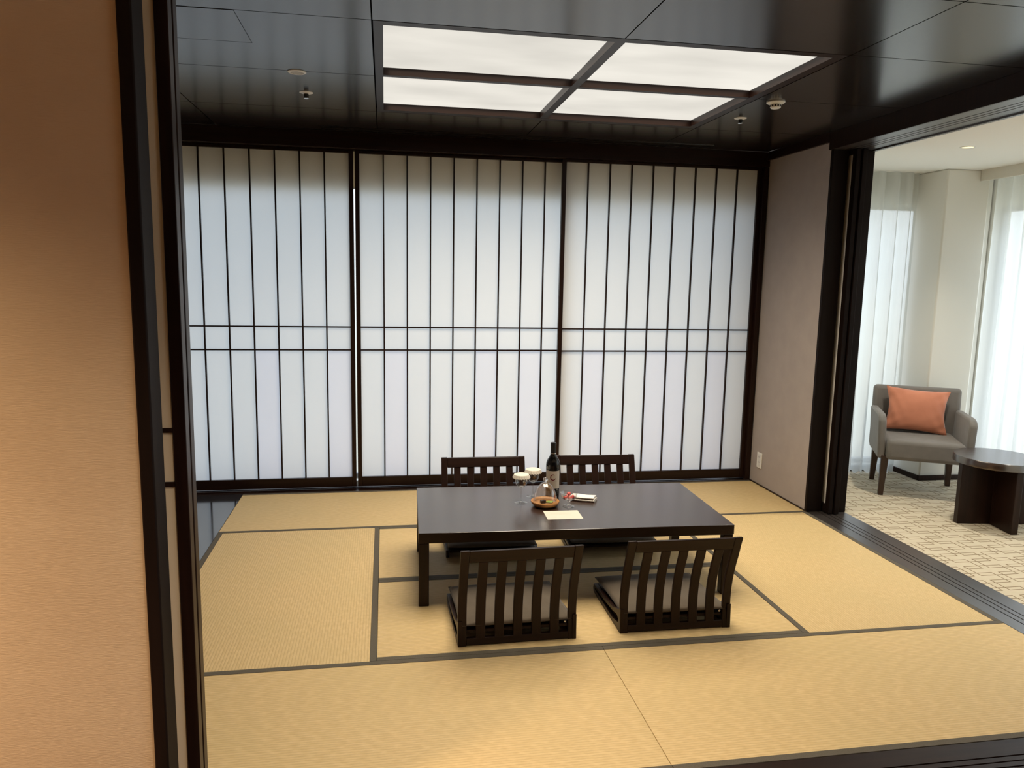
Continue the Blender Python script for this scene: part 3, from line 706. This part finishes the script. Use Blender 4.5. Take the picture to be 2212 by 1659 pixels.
GX, GY = 1.937, 1.637
t = thing('dessert_bowl', 'small footed glass bowl holding red berries', 'bowl', (GX, GY, TZ))
def flute(a, k): return 1+.03*math.cos(8*a)
MB().lathe([(.0005, .0), (.029, .0), (.031, .002), (.026, .005), (.011, .009), (.006, .017), (.0065, .026), (.011, .0315), (.0005, .033)], 48, cap=False, mod=lambda a, k: 1+(.035*math.cos(8*a) if 1 <= k <= 4 else 0)).build('foot', thin_glass, t, smooth=True, angle=80)
MB().lathe([(.011, .032), (.030, .042), (.041, .057), (.0455, .075), (.0445, .0755), (.0400, .058), (.0292, .0435), (.0110, .0335)], 48, cap=False, mod=lambda a, k: 1+.012*math.cos(10*a)).build('cup', thin_glass, t, smooth=True, angle=80)
def berry(i, x, y, z, s_, rot, label):
    mb = MB(); n = 14
    mb.lathe([(.0005, -.013), (.005, -.012), (.010, -.006), (.0125, .001), (.0115, .007), (.007, .011), (.0005, .012)], n, cap=False, mod=lambda a, k: 1+.08*math.cos(3*a+i+k))
    o = mb.build('berry', berry_m, smooth=True, angle=80, loc=(x, y, z), rot=rot); o.scale = (s_, s_, s_)
    tag(o, label, 'berry', 'red berries in the glass bowl')
for i, (dx, dy, dz, s_, lab_) in enumerate(((-.018, -.006, .0500, .9, 'red berry at the left side of the glass bowl'), (.004, -.014, .0490, .95, 'red berry at the front of the glass bowl'), (.021, .001, .0510, .9, 'red berry at the right side of the glass bowl'),
                                      (-.002, .016, .0500, .85, 'red berry at the back of the glass bowl'), (.001, .001, .0680, .85, 'red berry on top of the others in the bowl'))):
    berry(i, GX+dx, GY+dy, TZ+dz, s_, (.6*i, .4*i, i), lab_)

# folded napkin: a flattened cloth roll with its layers showing at the end
t = thing('folded_napkin', 'white folded cloth napkin behind the glass berry bowl', 'napkin', (2.045, 1.740, TZ), math.radians(-24))
def roll(w0, h0, z0):
    pts = []
    for k in range(20):
        a = 2*PI*k/20; c_, s_ = math.cos(a), math.sin(a)
        pts.append((math.copysign(abs(c_)**.6, c_)*w0, z0+h0*math.copysign(abs(s_)**.7, s_)))
    return pts
for (w0, h0, z0, x0, x1) in ((.034, .0075, .0076, -.066, .066), (.032, .006, .0205, -.064, .062)):
    mb = MB(); n = 10; P_ = roll(w0, h0, z0); vs = []; fs = []; q = len(P_)
    for i in range(n+1):
        u = i/n; x = x0+(x1-x0)*u; k = 1-.10*math.cos(u*PI*2+1)*.5
        for j, p_ in enumerate(P_): vs.append((x+.004*math.sin(p_[0]*60), p_[0]*k+.002*math.sin(9*u), z0+(p_[1]-z0)*(1+.15*math.sin(7*u+p_[0]*40)*(p_[1] > z0))))
    for i in range(n):
        for j in range(q): fs.append((i*q+j, i*q+(j+1) % q, (i+1)*q+(j+1) % q, (i+1)*q+j))
    fs += [tuple(range(q-1, -1, -1)), tuple(range(n*q, n*q+q))]
    mb.add(vs, fs); mb.build('cloth_fold', cloth_w, t, smooth=True, angle=60)

t = thing('card', 'cream card lying on the table in front of the glass dome', 'card', (1.875, 1.502, TZ), math.radians(-1.8))
MB().box(-.0905, .0905, -.0675, .0675, 0, .0012).build('card_sheet', card_m, t)
pr = MB()
pr.box(-.040, -.033, .057, .059, .00125, .0014); pr.build('header_mark', ink_m, t); pr = MB()
for (a, b, y) in ((-.062, .020, .030), (-.060, .055, .020), (-.062, .040, .010), (-.062, -.010, .000)):
    x = a
    while x < b: w_ = random.uniform(.004, .011); pr.box(x, min(x+w_, b), y, y+.0012, .00125, .0014); x += w_+.002
pr.build('faint_lettering', ink_m, t); pr = MB()
pr.box(-.050, -.036, -.030, -.0285, .00125, .0014); pr.box(-.047, -.040, -.034, -.0328, .00125, .0014)
pr.build('signature', ink_m, t)

# ------------------------------------------------------------------ lounge: curtains, armchair, pillow, side table
def curtain(axis, c, a0, a1, z0, z1, period, amp, seed, label, nfold=None):
    rnd = random.Random(seed); ph = [rnd.uniform(0, 6.28) for _ in range(6)]
    n = int(abs(a1-a0)/.006)
    def fn(u, v):
        a = a0+(a1-a0)*u; z = z1+(z0-z1)*v; k = .5+.5*v**.6
        w_ = 2*PI*(a-a0)/period + .55*math.sin(2.3*a+ph[0]) + .5*v*math.sin(5*a+ph[1])
        s_ = math.sin(w_)
        off = amp*(.45+.55*k)*(math.copysign(abs(s_)**.75, s_)+.25*math.sin(2.1*w_+ph[2])*v+.2*math.sin(.37*w_+ph[3]))
        off += .006*math.sin(17*a+6*v+ph[4])*v
        aa = a + .012*math.cos(w_)*k
        zz = z+(.012*math.sin(3.1*w_+ph[5]) if v > .995 else 0)
        return (aa, c+off, zz) if axis == 'x' else (c+off, aa, zz)
    o = MB().grid(n, 46, fn).build('sheer_curtain', sheer, smooth=True, angle=180)
    return tag(o, label, 'curtain', 'sheer white curtains in the lounge')
curtain('x', 3.40, 4.10, 5.155, .012, HL-.002, .125, .034, 4, 'sheer white curtain on the left of the cream column')
curtain('y', 5.62, 3.115, -.9, .012, HL-.002, .135, .034, 9, 'sheer white curtain on the right of the cream column')

rz = math.radians(-27.7)
AX, AY = 4.953, 2.880      # centre of the leg rectangle
t = thing('armchair', 'grey upholstered armchair with dark tapered legs by the column', 'armchair', (AX, AY, 0), rz)
def rbox(x0, x1, y0, y1, z0, z1): return MB().box(x0, x1, y0, y1, z0, z1)
MB().box(-.257, .257, -.275, .215, .275, .425).build('seat', grey_f, t, bevel=.030, seg=4)
bk_ = MB().add([(-.308, .205, .275), (.308, .205, .275), (.308, .285, .275), (-.308, .285, .275), (-.308, .225, .765), (.308, .225, .765), (.308, .290, .765), (-.308, .290, .765)],
               [(0, 3, 2, 1), (4, 5, 6, 7), (0, 1, 5, 4), (1, 2, 6, 5), (2, 3, 7, 6), (3, 0, 4, 7)])
bk_.build('backrest', grey_f, t, bevel=.030, seg=4)
for s_ in (-1, 1):
    prof = [(-.235, .275), (.215, .275), (.215, .605), (-.15, .605), (-.205, .592), (-.235, .560)]
    xi, xo = s_*.256, s_*.310
    fl = .012*s_
    MB().prism(prof, xi, xo, lambda p, x: (x+fl*(p[1]-.275)/.33, p[0], p[1])).build('arm', grey_f, t, bevel=.016, seg=3)
for (lx_, ly_, dx, dy) in ((-.285, -.240, 0, 0), (.285, -.240, 0, 0), (-.285, .240, 0, .02), (.285, .240, 0, .02)):
    sgx = 1 if lx_ > 0 else -1
    a, b = .052, .034
    x_out = lx_; xi0 = lx_-sgx*a; xi1 = lx_-sgx*b
    y_out = ly_; sgy = 1 if ly_ > 0 else -1; yi0 = ly_-sgy*a; yi1 = ly_-sgy*b
    vs = [(x_out, y_out+dy, 0), (xi1, y_out+dy, 0), (xi1, yi1+dy, 0), (x_out, yi1+dy, 0), (x_out, y_out, .30), (xi0, y_out, .30), (xi0, yi0, .30), (x_out, yi0, .30)]
    MB().add(vs, [(0, 3, 2, 1), (4, 5, 6, 7), (0, 1, 5, 4), (1, 2, 6, 5), (2, 3, 7, 6), (3, 0, 4, 7)]).build('leg', leg_m, t, bevel=.003)

def pillow():
    W_, H_ = .212, .168
    def sh(sign):
        def fn(u, v):
            a, b = 2*u-1, 2*v-1
            k = max(0, (1-abs(a)**2.2)*(1-abs(b)**2.2))**.5
            px = a*W_*(1-.09*math.cos(b*PI/2)*abs(a)**2); pz = b*H_*(1-.09*math.cos(a*PI/2)*abs(b)**2)
            wr = .004*math.sin(16*a+7*b)*abs(a)**2 + .0035*math.sin(13*b-9*a)*abs(b*a)
            y = sign*.062*k+wr*(1 if sign < 0 else .2)
            return (px+.010*b*b*a, y, pz)
        return fn
    mb = MB(); mb.grid(36, 30, sh(-1)); mb.grid(36, 30, sh(1))
    o = mb.build('throw_pillow', terra, smooth=True, angle=80)
    bm = bmesh.new(); bm.from_mesh(o.data); bmesh.ops.remove_doubles(bm, verts=bm.verts, dist=.0012); bmesh.ops.recalc_face_normals(bm, faces=bm.faces); bm.to_mesh(o.data); bm.free()
    return o
o = pillow(); R_ = Matrix.Rotation(rz, 3, 'Z'); q = R_ @ Vector((-.015, .128, 0))
o.location = (AX+q.x, AY+q.y, .425+.170); o.rotation_euler = Euler((math.radians(-14), math.radians(3), rz), 'XYZ')
tag(o, 'terracotta velvet pillow leaning on the grey armchair back', 'pillow')

t = thing('side_table', 'round dark wood side table on a cross base', 'side table', (4.925, 2.115, 0), math.radians(-9))
MB().lathe([(.0005, .402), (.247, .402), (.252, .405), (.252, .447), (.249, .451), (.0005, .451)], 72, cap=False).build('table_top', table_m, t, smooth=True, angle=40)
MB().box(-.235, .235, -.022, .022, 0, .4015).build('base_panel', wood, t, bevel=.003)
MB().box(-.022, .022, -.235, -.023, 0, .4012).box(-.022, .022, .023, .235, 0, .4012).build('base_panel', wood, t, bevel=.003)
